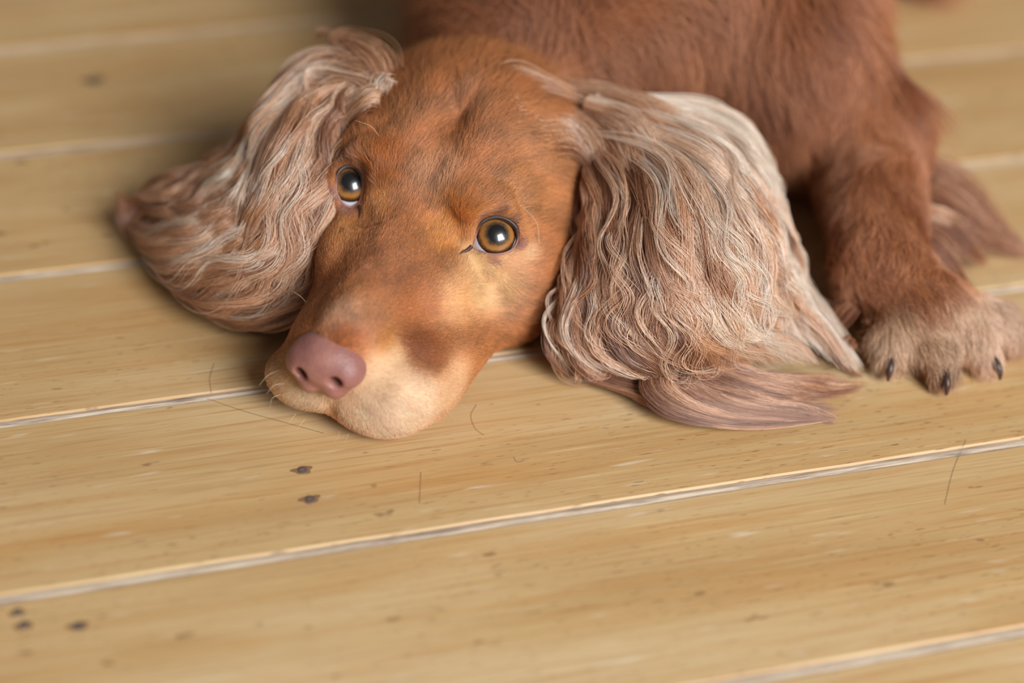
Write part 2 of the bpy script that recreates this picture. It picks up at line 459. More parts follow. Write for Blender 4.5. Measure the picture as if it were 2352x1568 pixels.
def resample_loop(p, n):
    """closed Catmull-Rom through the points"""
    m = len(p); out = []
    for j in range(n):
        t = j / n * m; i = int(t); f = t - i
        p0, p1, p2, p3 = p[(i - 1) % m], p[i % m], p[(i + 1) % m], p[(i + 2) % m]
        out.append(0.5 * (2 * p1 + (p2 - p0) * f + (2 * p0 - 5 * p1 + 4 * p2 - p3) * f ** 2 + (3 * p1 - p0 - 3 * p2 + p3) * f ** 3))
    return np.array(out)
for e in range(2):
    c = EYE_C[e]; w = nrm(LID[e].mean(0)); u = nrm(np.cross([0, 0, 1.0], w)); v = np.cross(w, u)
    loop = nrm(resample_loop(LID[e], 40))
    poly = np.stack([(loop @ u) / (loop @ w), (loop @ v) / (loop @ w)], 1)
    near = np.abs(LH - c.astype(np.float32)).max(-1) < 2.6
    q = LH[near] - c.astype(np.float32)
    dd = d[near]
    dd = smin(dd, np.sqrt((q * q).sum(-1)) - 1.38, 0.7)                      # lids over the ball
    qn = q / np.maximum(np.sqrt((q * q).sum(-1)), 1e-3)[:, None]
    ang = np.arccos(np.clip(qn @ w, -1, 1)); upper = np.clip((qn @ v) * 2.5 + 0.35, 0, 1); lower = np.clip(-(qn @ v) * 2.0, 0, 1)
    dd = dd + 0.08 * upper * np.exp(-((ang - 1.12) / 0.13) ** 2) - 0.10 * upper * np.exp(-((ang - 1.45) / 0.22) ** 2)   # fold of the upper lid
    dd = dd + 0.03 * lower * np.exp(-((ang - 1.2) / 0.16) ** 2)                                                       # pouch under the eye
    qw = q @ w
    pc = poly_sd((q @ u) / np.maximum(qw, 0.15), (q @ v) / np.maximum(qw, 0.15), poly) * np.maximum(qw, 0.15)
    pc = np.where(qw > 0.2, pc, 1.0)
    dd = smax(dd, -pc, 0.12)                                                  # opening
    dd = smax(dd, -(np.sqrt((q * q).sum(-1)) - 1.10), 0.03)                   # socket
    d[near] = dd
D[slH] = d / 100.0
# rest flat on the floor
D[:] = np.maximum(D, -(GZ[None, None, :] - 0.0012))

def surface_nets(D, gx, gy, gz):
    s = D < 0
    c = s[:-1, :-1, :-1].astype(np.int8)
    for o in ((1, 0, 0), (0, 1, 0), (0, 0, 1), (1, 1, 0), (1, 0, 1), (0, 1, 1), (1, 1, 1)):
        c = c + s[o[0]:s.shape[0] - 1 + o[0], o[1]:s.shape[1] - 1 + o[1], o[2]:s.shape[2] - 1 + o[2]]
    act = (c > 0) & (c < 8)
    I, J, K = np.nonzero(act)
    idx = np.full(act.shape, -1, np.int64); idx[I, J, K] = np.arange(len(I))
    acc = np.zeros((len(I), 3)); cnt = np.zeros(len(I))
    cor = [(a, b, e) for a in (0, 1) for b in (0, 1) for e in (0, 1)]
    for p in cor:
        for ax in range(3):
            if p[ax] == 1: continue
            q = list(p); q[ax] = 1
            d0 = D[I + p[0], J + p[1], K + p[2]].astype(float); d1 = D[I + q[0], J + q[1], K + q[2]].astype(float)
            m = (d0 < 0) != (d1 < 0)
            t = np.where(m, d0 / np.where(m, d0 - d1, 1), 0)
            P0 = np.stack([gx[I + p[0]], gy[J + p[1]], gz[K + p[2]]], 1).astype(float)
            P1 = np.stack([gx[I + q[0]], gy[J + q[1]], gz[K + q[2]]], 1).astype(float)
            acc += np.where(m[:, None], P0 + (P1 - P0) * t[:, None], 0); cnt += m
    V = acc / cnt[:, None]
    F = []
    for ax in range(3):
        sl0 = [slice(None)] * 3; sl1 = [slice(None)] * 3
        sl0[ax] = slice(0, -1); sl1[ax] = slice(1, None)
        a, b = s[tuple(sl0)], s[tuple(sl1)]
        e = np.argwhere(a != b)
        b1, b2 = (ax + 1) % 3, (ax + 2) % 3
        e = e[(e[:, b1] > 0) & (e[:, b2] > 0) & (e[:, b1] < act.shape[b1]) & (e[:, b2] < act.shape[b2])]
        q = []
        for o1, o2 in ((-1, -1), (0, -1), (0, 0), (-1, 0)):
            f = e.copy(); f[:, b1] += o1; f[:, b2] += o2
            q.append(idx[f[:, 0], f[:, 1], f[:, 2]])
        q = np.stack(q, 1)
        flip = ~a[tuple(e.T)]
        q[flip] = q[flip][:, ::-1]
        F.append(q)
    F = np.concatenate(F)
    return V, F[(F >= 0).all(1)]
def relax(V, F, it, lam=0.5, lock=None):
    e = np.concatenate([F[:, [0, 1]], F[:, [1, 2]], F[:, [2, 3]], F[:, [3, 0]]])
    e = np.unique(np.sort(e, 1), axis=0)
    deg = np.bincount(e.ravel(), minlength=len(V)).astype(float)
    for i in range(it):
        for l in (lam, -lam * 1.03):
            acc = np.zeros_like(V)
            for ax in range(3):
                acc[:, ax] = np.bincount(e[:, 0], V[e[:, 1], ax], len(V)) + np.bincount(e[:, 1], V[e[:, 0], ax], len(V))
            dv = acc / deg[:, None] - V
            V = V + l * dv
    return V
def vert_normals(V, F):
    n = np.cross(V[F[:, 2]] - V[F[:, 0]], V[F[:, 3]] - V[F[:, 1]])
    N = np.zeros_like(V)
    for ax in range(3):
        for j in range(4):
            N[:, ax] += np.bincount(F[:, j], n[:, ax], len(V))
    return nrm(N)
BV, BF = surface_nets(D, GX, GY, GZ)
BV = relax(BV, BF, 3)
BN = vert_normals(BV, BF)
del D

dog = empty('dog', (0.05, 0.85, 0.0))
dog['label'] = 'golden-chestnut long-eared spaniel lying on the floorboards with its chin down, looking up'
dog['category'] = 'dog'
dog_inv = (-0.05, -0.85, 0.0)
def under(o, parent=dog):
    o.parent = parent
    o.matrix_parent_inverse = Matrix.Translation(dog_inv) if parent is dog else Matrix.Identity(4)
    return o
# ---- coat colour, hair direction and length fields (head centimetres)
COAT_HEAD = [(2.3, 7.9, -4.6, 226, 186, 150, 1.30),
    (3.4, 7.0, -4.0, 226, 184, 146, 1.20),
    (1.0, 7.8, -5.0, 222, 176, 136, 0.80),
    (4.1, 5.2, -4.2, 215, 165, 120, 1.00),
    (-1.0, 7.9, -5.2, 222, 184, 146, 0.90),
    (-2.1, 7.7, -4.9, 205, 160, 118, 0.80),
    (2.0, 7.5, -3.2, 222, 178, 136, 0.80),
    (1.9, 6.9, -2.5, 218, 170, 124, 0.60),
    (1.5, 6.8, -2.1, 190, 124, 66, 0.45),
    (2.9, 5.6, -2.7, 140, 78, 36, 0.90),
    (1.8, 4.5, -1.4, 170, 104, 58, 0.90),
    (3.4, 1.3, -1.2, 226, 178, 126, 1.10),
    (3.1, 3.0, -1.4, 206, 150, 98, 0.80),
    (4.3, 0.8, -0.2, 205, 150, 105, 0.60),
    (0.5, 4.6, -0.2, 164, 104, 64, 1.00),
    (-0.0, 7.5, -1.0, 196, 142, 104, 0.70),
    (0.3, 7.9, -1.5, 168, 98, 54, 0.55),
    (0.8, 6.9, -1.2, 184, 124, 82, 0.60),
    (0.4, 0.5, 2.1, 196, 138, 94, 0.80),
    (-1.7, 0.9, 2.1, 172, 100, 40, 0.60),
    (-1.5, 1.6, 0.3, 190, 126, 68, 0.60),
    (-2.5, 2.5, -0.5, 190, 128, 74, 0.70),
    (1.9, 1.1, 1.9, 186, 116, 54, 0.80),
    (1.5, 1.7, 0.3, 196, 130, 66, 0.60),
    (3.9, -2.6, 2.7, 190, 128, 80, 1.40),
    (3.7, -0.7, 2.0, 184, 122, 70, 1.00),
    (3.2, 0.5, 1.5, 138, 86, 56, 0.22),
    (2.7, 0.9, 1.1, 140, 88, 56, 0.22),
    (3.9, 0.3, 1.2, 140, 88, 60, 0.22),
    (3.7, 1.3, -0.2, 168, 112, 88, 0.25),
    (4.4, 0.5, 0.4, 150, 98, 78, 0.25),
    (4.7, 0.1, 0.0, 208, 160, 116, 0.30),
    (-3.2, 0.6, 1.6, 140, 88, 56, 0.30),
    (-2.3, 0.8, 1.4, 144, 90, 56, 0.25),
    (-2.7, 1.5, -0.3, 156, 106, 86, 0.30),
    (-3.4, 1.3, 0.2, 160, 108, 88, 0.25)]      # x, y, z, r, g, b (sRGB), reach
COAT_BODY = [(15.8, 62.0, 1.6, 200, 166, 136, 1.10),
    (18.4, 61.7, 1.8, 194, 160, 130, 0.90),
    (19.4, 62.5, 1.9, 204, 170, 142, 1.20),
    (20.6, 63.6, 1.8, 190, 158, 132, 1.00)]      # world cm: x, y, z, r, g, b, reach
BASE = np.array([178, 114, 66.0])
def blend(P, tab, base, basew):
    acc = np.ones((len(P), 3)) * base * basew; ws = np.full(len(P), basew)
    for x, y, z, r, g, b, s in tab:
        w = np.exp(-((P - np.array([x, y, z])) ** 2).sum(1) / (s * s))
        w = w * w * 3 + w * 0.3
        acc += w[:, None] * np.array([r, g, b]); ws += w
    return acc / ws[:, None]
def coat_colour(Pw):
    L = to_local(Pw)
    h = np.clip((L[:, 1] + 9.5) / 2.5, 0, 1) * np.clip((7.8 - np.abs(L[:, 0])) / 1.0, 0, 1)
    ch = blend(L, COAT_HEAD, BASE, 0.12)
    cb = blend(Pw * 100, COAT_BODY, np.array([160, 98, 58.0]), 0.06)
    mean = np.array([174, 112, 66.0])
    ch = mean + 1.22 * (ch - mean)
    return ch * h[:, None] + cb * (1 - h[:, None])
FLOW = []
for s in (-1, 1):
    FLOW += [((0, 8, -1.5), (0, -.9, .4)), ((0, 5, -.9), (0, -1, .1)), ((0, 2, .3), (0, -.9, .5)), ((0, -1, 2.8), (0, -1, .2)),
             ((0, -5, 3.9), (0, -1, -.1)), ((0, -8, 2.5), (0, -.8, -.6)),
             ((s * 1.2, 7.5, -4.6), (s * .55, -.2, -.8)), ((s * 2.2, 6.3, -3.3), (s * .5, -.85, -.3)), ((s * 2.6, 5, -5.4), (s * .5, -.6, -.65)),
             ((s * 3, 3, -2.6), (s * .3, -.95, -.15)), ((s * 3.6, 1.2, -4.6), (s * .2, -.9, -.4)), ((s * 1.9, 1.4, -.2), (s * .15, -.5, .85)),
             ((s * 2.5, 0, 2.1), (s * .35, -.9, .35)), ((s * 4.5, -.2, .4), (s * .5, -.85, .1)), ((s * 3.4, 1.1, -1.8), (s * .5, -.8, -.35)),
             ((s * 3.5, -3, 3.0), (s * .5, -.85, -.1)), ((s * 5, -3.5, 1.2), (s * .6, -.6, -.55)), ((s * 5.8, -3, -2), (s * .1, -.9, -.45)),
             ((s * 4.6, -1, -4.6), (0, -.8, -.6)), ((s * 4.5, -7, 0), (s * .3, -.7, -.65))]
FLOW_P = np.array([f[0] for f in FLOW], float); FLOW_D = np.array([f[1] for f in FLOW], float)
FLOW_B = [(-2, 72, 8, -0.1, 0.8, -0.3), (-6, 78, 9, -0.5, 0.6, -0.5), (3, 74, 10, 0.25, 0.5, -0.7), (6, 80, 14, 0.2, 0.8, -0.4), (8, 76, 8, 0.2, 0.1, -0.9), (12, 74, 6, 0.5, -0.1, -0.8), (12, 79, 11, 0.4, 0.3, -0.8), (15, 80, 8, 0.6, 0.2, -0.7), (5, 95, 17, 0, 1, -0.1), (12, 95, 9, 0.2, 0.8, -0.6), (-3, 95, 9, -0.2, 0.8, -0.6), (5, 115, 16, 0, 1, -0.1), (16, 74, 6, 0.1, -0.8, -0.5), (16, 70, 5, 0.15, -0.95, -0.1), (16, 66, 4, 0.2, -0.9, -0.3), (19, 70, 3, 0.6, -0.5, -0.5), (18.5, 74, 4, 0.6, -0.3, -0.6), (14, 70, 3, -0.3, -0.8, -0.4), (17, 64, 4, 0.3, -0.8, -0.3), (16, 62.5, 1.5, -0.1, -0.8, -0.5), (18, 61.8, 1.5, 0.1, -0.8, -0.5), (20, 63, 1.5, 0.5, -0.7, -0.5), (21, 64.5, 1.5, 0.7, -0.5, -0.5)]           # world cm position, world direction
FB_P = np.array([f[:3] for f in FLOW_B], float); FB_D = np.array([f[3:] for f in FLOW_B], float)
def flow_dir(Pw):
    L = to_local(Pw)
    w = 1.0 / (((L[:, None] - FLOW_P[None]) ** 2).sum(-1) + 0.25) ** 2
    dh = dir_world(nrm((w[:, :, None] * FLOW_D[None]).sum(1)))
    w = 1.0 / (((Pw[:, None] * 100 - FB_P[None]) ** 2).sum(-1) + 1.0) ** 2
    db = nrm((w[:, :, None] * FB_D[None]).sum(1))
    h = np.clip((L[:, 1] + 10.5) / 3.0, 0, 1)[:, None]
    h = h * np.clip((8.5 - np.abs(L[:, 0])) / 1.5, 0, 1)[:, None]
    return nrm(dh * h + db * (1 - h)), h[:, 0]
NZ_COL = Noise(3, 60.0, 14, 1); NZ_COL2 = Noise(4, 190.0, 14, 1); NZ_DIR = Noise(5, 110.0, 12, 3); NZ_DIR2 = Noise(6, 320.0, 12, 3)
NZ_CLUMP = Noise(8, 25.0, 10, 3); NZ_BODY = Noise(9, 34.0, 12, 1)

def sample_mesh(V, F, N, n, wfun):
    T = np.concatenate([F[:, [0, 1, 2]], F[:, [0, 2, 3]]])
    a, b, c = V[T[:, 0]], V[T[:, 1]], V[T[:, 2]]
    ar = 0.5 * np.linalg.norm(np.cross(b - a, c - a), axis=1)
    w = ar * wfun((a + b + c) / 3, nrm(N[T].mean(1)))
    cw = np.cumsum(w); t = np.searchsorted(cw, rng.uniform(0, cw[-1], n))
    t = np.minimum(t, len(T) - 1)
    r1 = np.sqrt(rng.uniform(size=n)); r2 = rng.uniform(size=n)
    B = np.stack([1 - r1, r1 * (1 - r2), r1 * r2], 1)[:, :, None]
    P = (V[T[t]] * B).sum(1); NN = nrm((N[T[t]] * B).sum(1))
    return P, NN
def grow(P, N, L, lift, k, dirs, jitter=0.25, droop=0.0, curl=0.0):
    """strands of k points leaving the skin at an angle and laying themselves along the flow"""
    t = nrm(dirs - (dirs * N).sum(1, keepdims=True) * N)
    t = nrm(t + jitter * 0.5 * NZ_DIR(P) + jitter * 0.4 * NZ_DIR2(P) + rng.normal(0, jitter * 0.5, P.shape))
    t = nrm(t - (t * N).sum(1, keepdims=True) * N)
    s = np.cross(N, t)
    pts = np.zeros((len(P), k, 3)); pts[:, 0] = P - N * 0.0003
    lf = np.clip(lift * rng.uniform(0.6, 1.4, len(P)), 0.03, 1.2)
    ph = rng.uniform(0, 6.28, len(P)); bend = rng.normal(0, 0.25, len(P))
    for i in range(1, k):
        f = i / (k - 1)
        ang = (lf * (1 - 0.75 * f))[:, None]
        sd = (bend * f + curl * np.sin(ph + f * 7.0))[:, None]
        dv = nrm(t * np.cos(ang) + N * np.sin(ang) + s * sd + np.array([0, 0, -droop * f]))
        pts[:, i] = pts[:, i - 1] + dv * (L / (k - 1))[:, None]
    pts[:, :, 2] = np.maximum(pts[:, :, 2], 0.0006)
    return pts
def taper(n, k, r0, r1=0.25):
    f = np.linspace(0, 1, k)[None]
    return np.repeat(r0[:, None], k, 1) * (1 - (1 - r1) * f ** 1.5)

bcol = lin_a(np.clip(coat_colour(BV) + 10 * NZ_COL(BV), 8, 250))
body = under(mesh_obj('body', BV, BF, M_SKIN, colors=bcol * 0.8))
body['label'] = 'chestnut-coated body, head and legs'
NOSE_C = np.array([0.0, 7.95, -2.55]); NOSE_OFF = np.array([-0.28, 0.12, -0.6])
def region(Pw):
    L = to_local(Pw)
    head = (L[:, 1] > -7.5) & (np.abs(L[:, 0]) < 7.5)
    dn = np.sqrt((((L - NOSE_C - NOSE_OFF) / np.array([1.52, 1.12, 1.12])) ** 2).sum(1))
    de = np.minimum(*[np.linalg.norm(L - c, axis=1) for c in EYE_C])
    leg = (Pw[:, 0] > 0.125) & (Pw[:, 1] < 0.745) & (~head)
    return L, head, dn, de, leg
# short face coat
def w_face(P, N):
    L, head, dn, de, leg = region(P)
    w = np.where(head & (dn > 1.0) & (de > 1.2) & (P[:, 2] > 0.002), 1.0, 0.0)
    view = (N * nrm(np.array([0.1, -0.6, 0.8]))).sum(1)
    return w * np.where(view > -0.35, 1.0, 0.12) * np.where(L[:, 1] > 2, 1.35, 1.0)
NF = 300000
P, N = sample_mesh(BV, BF, BN, NF, w_face)
L, head, dn, de, leg = region(P)
ln = 0.56 + 0.11 * np.clip(-L[:, 1], -3, 2)
ln = np.where(L[:, 1] < -2, ln + 0.32 * np.clip(-L[:, 1] - 2, 0, 6) * np.clip((L[:, 2] + 2.0) / 3, 0.15, 1), ln)
ln = ln * np.clip((de - 0.7) / 1.3, 0.45, 1)
ln = np.clip(ln, 0.16, 2.2) * rng.uniform(0.7, 1.25, NF)
fd, _ = flow_dir(P)
# hair parts around the eyes
for c in EYE_C:
    v = L - c; r = np.linalg.norm(v, axis=1, keepdims=True)
    fd = nrm(fd + 1.3 * np.clip(1.9 - r, 0, 0.8) * dir_world(nrm(v)))
pts = grow(P, N, ln / 100, 0.40 + 0.12 * np.clip(-L[:, 1] - 3, 0, 2), 5, fd, 0.22)
cc = coat_colour(P) * (1 + 0.05 * NZ_COL(P) + 0.045 * NZ_COL2(P) + rng.normal(0, 0.13, (NF, 1)))
hair_obj('face_coat', pts, taper(NF, 5, rng.uniform(0.000035, 0.00007, NF)), M_FUR, body, warm_up(lin_a(np.clip(cc, 10, 250))))
# longer coat of neck, breast, shoulders and legs
def w_body(P, N):
    L, head, dn, de, leg = region(P)
    w = np.where(head, 0.0, 1.0) * np.where(P[:, 2] > 0.003, 1, 0)
    w *= np.where(P[:, 1] > 0.98, 0.1, 1.0) * np.where(leg, 2.6, 1.0)
    return w * np.where((N[:, 1] > 0.6) & (P[:, 1] < 0.95), 0.2, 1)
NB = 110000
P, N = sample_mesh(BV, BF, BN, NB, w_body)
L, head, dn, de, leg = region(P)
paw = leg & (P[:, 1] < 0.652)
ln = np.where(leg, 0.011, 0.024); ln = np.where(paw, 0.0085, ln)
ln = ln * rng.uniform(0.6, 1.3, NB)
fd, _ = flow_dir(P)
fd = nrm(fd + 0.5 * NZ_CLUMP(P))
pts = grow(P, N, ln, np.where(leg, 0.3, 0.5), 7, fd, 0.35, droop=0.25, curl=0.12)
cc = coat_colour(P) + 20 * NZ_BODY(P) + 9 * NZ_COL2(P) + rng.normal(0, 12, (NB, 1)) * np.array([1, .85, .65])
hair_obj('body_coat', pts, taper(NB, 7, rng.uniform(0.00009, 0.00014, NB)), M_FUR, body, warm_up(lin_a(np.clip(cc, 10, 250))))

# ---- nose leather
def nose_mesh():
    h = 0.055
    g = [np.arange(-1.9, 1.9, h, dtype=np.float32), np.arange(-1.5, 1.5, h, dtype=np.float32), np.arange(-1.75, 1.6, h, dtype=np.float32)]
    Q = np.stack(np.meshgrid(*g, indexing='ij'), -1)
    d = ell(Q, (0, -.15, .05), (1.35, 1.0, 1.0))
    d = smin(d, ell(Q, (0, -.45, .42), (1.3, .8, .72)), .35)
    for s in (-1, 1):
        d = smin(d, ell(Q, (s * .92, -.10, -.02), (.70, .78, .68)), .3)
        d = smin(d, ell(Q, (s * .50, .12, -.72), (.55, .62, .5)), .3)
    d = smax(d, -cone(Q, (0, 1.05, .05), (0, .95, -1.45), .045, .09), .22)
    for s in (-1, 1):
        d = smax(d, -cone(Q, (s * .74, 1.1, -.10), (s * .66, .1, -.02), .28, .28), .16)
        d = smax(d, -cone(Q, (s * .85, .95, -.30), (s * 1.5, .40, -.42), .14, .06), .14)
    V, F = surface_nets(d, *g)
    return relax(V, F, 2), F
NV, NFc = nose_mesh()
nr = math.radians(-7)
NR = np.array([[math.cos(nr), 0, math.sin(nr)], [0, 1, 0], [-math.sin(nr), 0, math.cos(nr)]])
np_ = math.radians(-12)
NR = NR @ np.array([[1, 0, 0], [0, math.cos(np_), -math.sin(np_)], [0, math.sin(np_), math.cos(np_)]])
NL = NV @ NR.T + NOSE_C + NOSE_OFF
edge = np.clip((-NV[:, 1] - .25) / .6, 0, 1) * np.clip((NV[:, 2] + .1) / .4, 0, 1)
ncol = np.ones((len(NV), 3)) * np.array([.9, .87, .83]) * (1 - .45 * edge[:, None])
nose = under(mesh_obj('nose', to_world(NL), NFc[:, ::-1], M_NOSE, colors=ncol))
nose['label'] = 'pinkish brown nose leather'

# ---- eyes
def cr(p, t):
    """Catmull-Rom along axis 0 of p at parameters t in 0..1"""
    m = len(p) - 1; t = np.clip(t, 0, 1) * m; i = np.minimum(t.astype(int), m - 1); f = (t - i)
    f = f.reshape(f.shape + (1,) * (p.ndim - 1))
    p1, p2 = p[i], p[i + 1]
    p0 = np.where((i > 0).reshape(f.shape), p[np.maximum(i - 1, 0)], 2 * p1 - p2)
    p3 = np.where((i < m - 1).reshape(f.shape), p[np.minimum(i + 2, m)], 2 * p2 - p1)
    return 0.5 * (2 * p1 + (p2 - p0) * f + (2 * p0 - 5 * p1 + 4 * p2 - p3) * f ** 2 + (3 * p1 - p0 - 3 * p2 + p3) * f ** 3)
TEAR = [[[-2.238, 1.138, 0.012], [-2.099, 1.373, -0.068], [-2.051, 1.599, -0.197], [-2.013, 1.855, -0.32]], [[2.676, 1.208, 0.013], [2.595, 1.441, -0.086], [2.467, 1.588, -0.141], [2.396, 1.824, -0.205]]]   # from the inner corner of each eye towards the muzzle
def cap(R, a0, a1, nr_, ns, axis):
    w = nrm(axis); u = nrm(np.cross([0, 0, 1.0], w)); v = np.cross(w, u)
    V = []; C_ = []; F = []
    for i in range(nr_ + 1):
        a = a0 + (a1 - a0) * i / nr_
        for j in range(ns):
            th = 2 * math.pi * j / ns
            V.append(R * (math.cos(a) * w + math.sin(a) * (math.cos(th) * u + math.sin(th) * v)))
            C_.append((a / a1, j / ns, 0))
    for i in range(nr_):
        for j in range(ns):
            F.append((i * ns + j, i * ns + (j + 1) % ns, (i + 1) * ns + (j + 1) % ns, (i + 1) * ns + j))
    return np.array(V), F, np.array(C_)
def tube(loop, r, ns=8, closed=True):
    n = len(loop); V = []; F = []
    for i in range(n):
        t = nrm(loop[(i + 1) % n] - loop[i - 1]) if closed else nrm(loop[min(i + 1, n - 1)] - loop[max(i - 1, 0)])
        a = nrm(np.cross(t, [0.3, 0.2, 1.0])); b = np.cross(t, a)
        rr = r[i] if hasattr(r, '__len__') else r
        for j in range(ns):
            th = 2 * math.pi * j / ns
            V.append(loop[i] + rr * (math.cos(th) * a + math.sin(th) * b))
    for i in range(n if closed else n - 1):
        for j in range(ns):
            F.append((i * ns + j, ((i + 1) % n) * ns + j, ((i + 1) % n) * ns + (j + 1) % ns, i * ns + (j + 1) % ns))
    if not closed:
        F.append(tuple(range(ns))[::-1]); F.append(tuple(range((n - 1) * ns, n * ns)))
    return np.array(V), F
for e in range(2):
    c = EYE_C[e]; g = GAZE[e]
    V, F, C_ = cap(EYE_R, 0.001, math.pi - 0.001, 40, 64, g)
    eye = under(mesh_obj('eye', to_world(V + c), F, M_SCLERA))
    eye['label'] = 'amber eye looking up, with a white rim below the iris'
    V, F, C_ = cap(1.0, 0.36, 0.955, 24, 96, g)
    mesh_obj('iris', to_world(V + c + g * 0.184), F, M_IRIS, eye, colors=C_)
    V, F, C_ = cap(1.0, 0.001, 0.375, 10, 64, g)
    mesh_obj('pupil', to_world(V + c + g * 0.1845), F, M_PUPIL, eye)
    for ch in eye.children:
        ch.matrix_parent_inverse = Matrix.Identity(4)
    loop = nrm(resample_loop(LID[e], 64))
    up_ = np.clip(loop @ nrm(np.cross(nrm(LID[e].mean(0)), nrm(np.cross([0, 0, 1.0], nrm(LID[e].mean(0)))))) * 2.5, 0, 1)
    V, F = tube(c + loop * (1.21 + 0.12 * up_)[:, None], 0.045 + 0.06 * up_)
    lc = lin_a(np.array([150, 104, 96.0]) + np.repeat(up_, 8)[:, None] * (np.array([46, 26, 18.0]) - np.array([150, 104, 96.0])))
    lid = under(mesh_obj('eyelid_rim', to_world(V), F, M_LID, colors=lc))
    V, F = tube(cr(np.array(TEAR[e]), np.linspace(0, 1, 14)), np.linspace(0.10, 0.025, 14), 8, False)
    mesh_obj('tear_corner', to_world(V), F, M_LID, lid, colors=lin_a(np.tile(np.array([74, 42, 34.0]), (len(V), 1))))
# ---- ears: each a leather flap following guide lines from its root to its edge, with wavy silky locks (guides in tenths of a millimetre)
EAR_LEFT = np.array([[(309, 6927, 520), (326, 6583, 490), (320, 6397, 400), (282, 6226, 300), (226, 6119, 200), (244, 6068, 110), (428, 6052, 80)],
    [(290, 6905, 620), (366, 6526, 580), (367, 6297, 480), (341, 6128, 360), (324, 6035, 250), (420, 5988, 170), (604, 6034, 130)],
    [(266, 6888, 690), (468, 6519, 660), (511, 6237, 560), (512, 6075, 440), (522, 5986, 320), (629, 5964, 220), (780, 6032, 170)],
    [(249, 6888, 740), (572, 6554, 710), (665, 6262, 620), (729, 6104, 480), (766, 6004, 360), (842, 6003, 240), (998, 6042, 150)],
    [(248, 6918, 760), (683, 6679, 720), (833, 6461, 620), (931, 6286, 490), (999, 6210, 350), (1107, 6178, 210), (1282, 6115, 100)],
    [(266, 6961, 760), (749, 6883, 680), (926, 6744, 560), (1021, 6600, 420), (1098, 6486, 280), (1220, 6364, 150), (1435, 6121, 60)],
    [(299, 7025, 730), (784, 7061, 600), (966, 7052, 440), (1049, 6866, 320), (1114, 6696, 190), (1186, 6554, 90), (1327, 6350, 50)]], float) / 10000.0
EAR_LEFT_LOW = np.array([[(156, 6127, 100), (286, 6017, 50), (468, 5921, 30), (646, 5805, 30), (839, 5740, 30), (1053, 5764, 20), (1307, 5828, 20)],
    [(205, 6087, 150), (372, 5995, 100), (554, 5925, 70), (716, 5843, 50), (911, 5799, 40), (1127, 5820, 30), (1334, 5836, 20)],
    [(312, 6034, 180), (495, 5989, 140), (658, 5958, 110), (821, 5900, 80), (1000, 5860, 60), (1181, 5860, 40), (1308, 5841, 20)],
    [(489, 6001, 200), (672, 5997, 160), (836, 5980, 130), (1000, 5949, 100), (1146, 5930, 70), (1278, 5950, 40), (1431, 6014, 20)],
    [(666, 5995, 220), (849, 6006, 180), (1015, 6000, 140), (1166, 6020, 100), (1301, 6052, 60), (1396, 6062, 40), (1504, 6101, 20)]], float) / 10000.0
EAR_LEFT_SWIRL = np.array([[(764, 6062, 160), (636, 5994, 160), (549, 5919, 130), (542, 5836, 100), (623, 5759, 70), (783, 5723, 50), (1016, 5747, 30)],
    [(833, 6030, 170), (715, 5971, 170), (645, 5909, 140), (656, 5850, 110), (747, 5799, 80), (926, 5779, 50), (1179, 5810, 30)],
    [(922, 6011, 170), (832, 5972, 160), (761, 5912, 140), (799, 5877, 110), (926, 5843, 80), (1108, 5850, 50), (1327, 5872, 30)]], float) / 10000.0
TEMPLE_LEFT = np.array([[(51, 6535, 774), (181, 6668, 679), (305, 6673, 560), (304, 6550, 490), (280, 6440, 410)],
    [(-28, 6591, 852), (155, 6776, 730), (348, 6699, 680), (385, 6504, 620), (376, 6305, 520)],
    [(-72, 6670, 886), (134, 6998, 685), (397, 6749, 760), (492, 6528, 700), (518, 6286, 590)],
    [(-107, 6801, 892), (94, 7102, 707), (440, 6835, 790), (616, 6642, 740), (682, 6373, 650)],
    [(-127, 6953, 868), (59, 7144, 749), (496, 6922, 790), (724, 6798, 720), (836, 6572, 630)]], float) / 10000.0
TEMPLE_RIGHT = np.array([[(-614, 6696, 856), (-646, 6646, 861), (-743, 6679, 750), (-814, 6529, 660), (-831, 6402, 550)],
    [(-624, 6804, 840), (-660, 6772, 835), (-788, 6761, 790), (-895, 6575, 710), (-927, 6383, 600)],
    [(-564, 6761, 882), (-611, 6763, 876), (-817, 6861, 810), (-967, 6711, 700), (-1043, 6569, 570)]], float) / 10000.0
EAR_RIGHT = np.array([[(-598, 6709, 866), (-765, 6801, 700), (-817, 6648, 600), (-827, 6468, 480), (-824, 6321, 340), (-859, 6247, 210), (-966, 6178, 120), (-1132, 6181, 80)],
    [(-601, 6800, 856), (-804, 6736, 740), (-862, 6524, 660), (-879, 6349, 540), (-894, 6235, 400), (-979, 6173, 270), (-1125, 6152, 170), (-1326, 6245, 90)],
    [(-613, 6900, 815), (-853, 6766, 760), (-928, 6551, 680), (-962, 6374, 560), (-1004, 6256, 420), (-1108, 6196, 310), (-1278, 6217, 210), (-1484, 6407, 90)],
    [(-565, 6748, 883), (-919, 6856, 740), (-1017, 6663, 640), (-1055, 6512, 520), (-1112, 6378, 410), (-1235, 6316, 310), (-1414, 6366, 210), (-1601, 6579, 90)],
    [(-577, 6800, 870), (-866, 6957, 800), (-1016, 6801, 680), (-1106, 6685, 540), (-1240, 6611, 400), (-1377, 6557, 290), (-1534, 6609, 180), (-1703, 6756, 80)],
    [(-577, 6852, 857), (-861, 7080, 800), (-1054, 7008, 620), (-1167, 6894, 460), (-1310, 6798, 330), (-1485, 6834, 220), (-1638, 6840, 120), (-1760, 6842, 60)]], float) / 10000.0
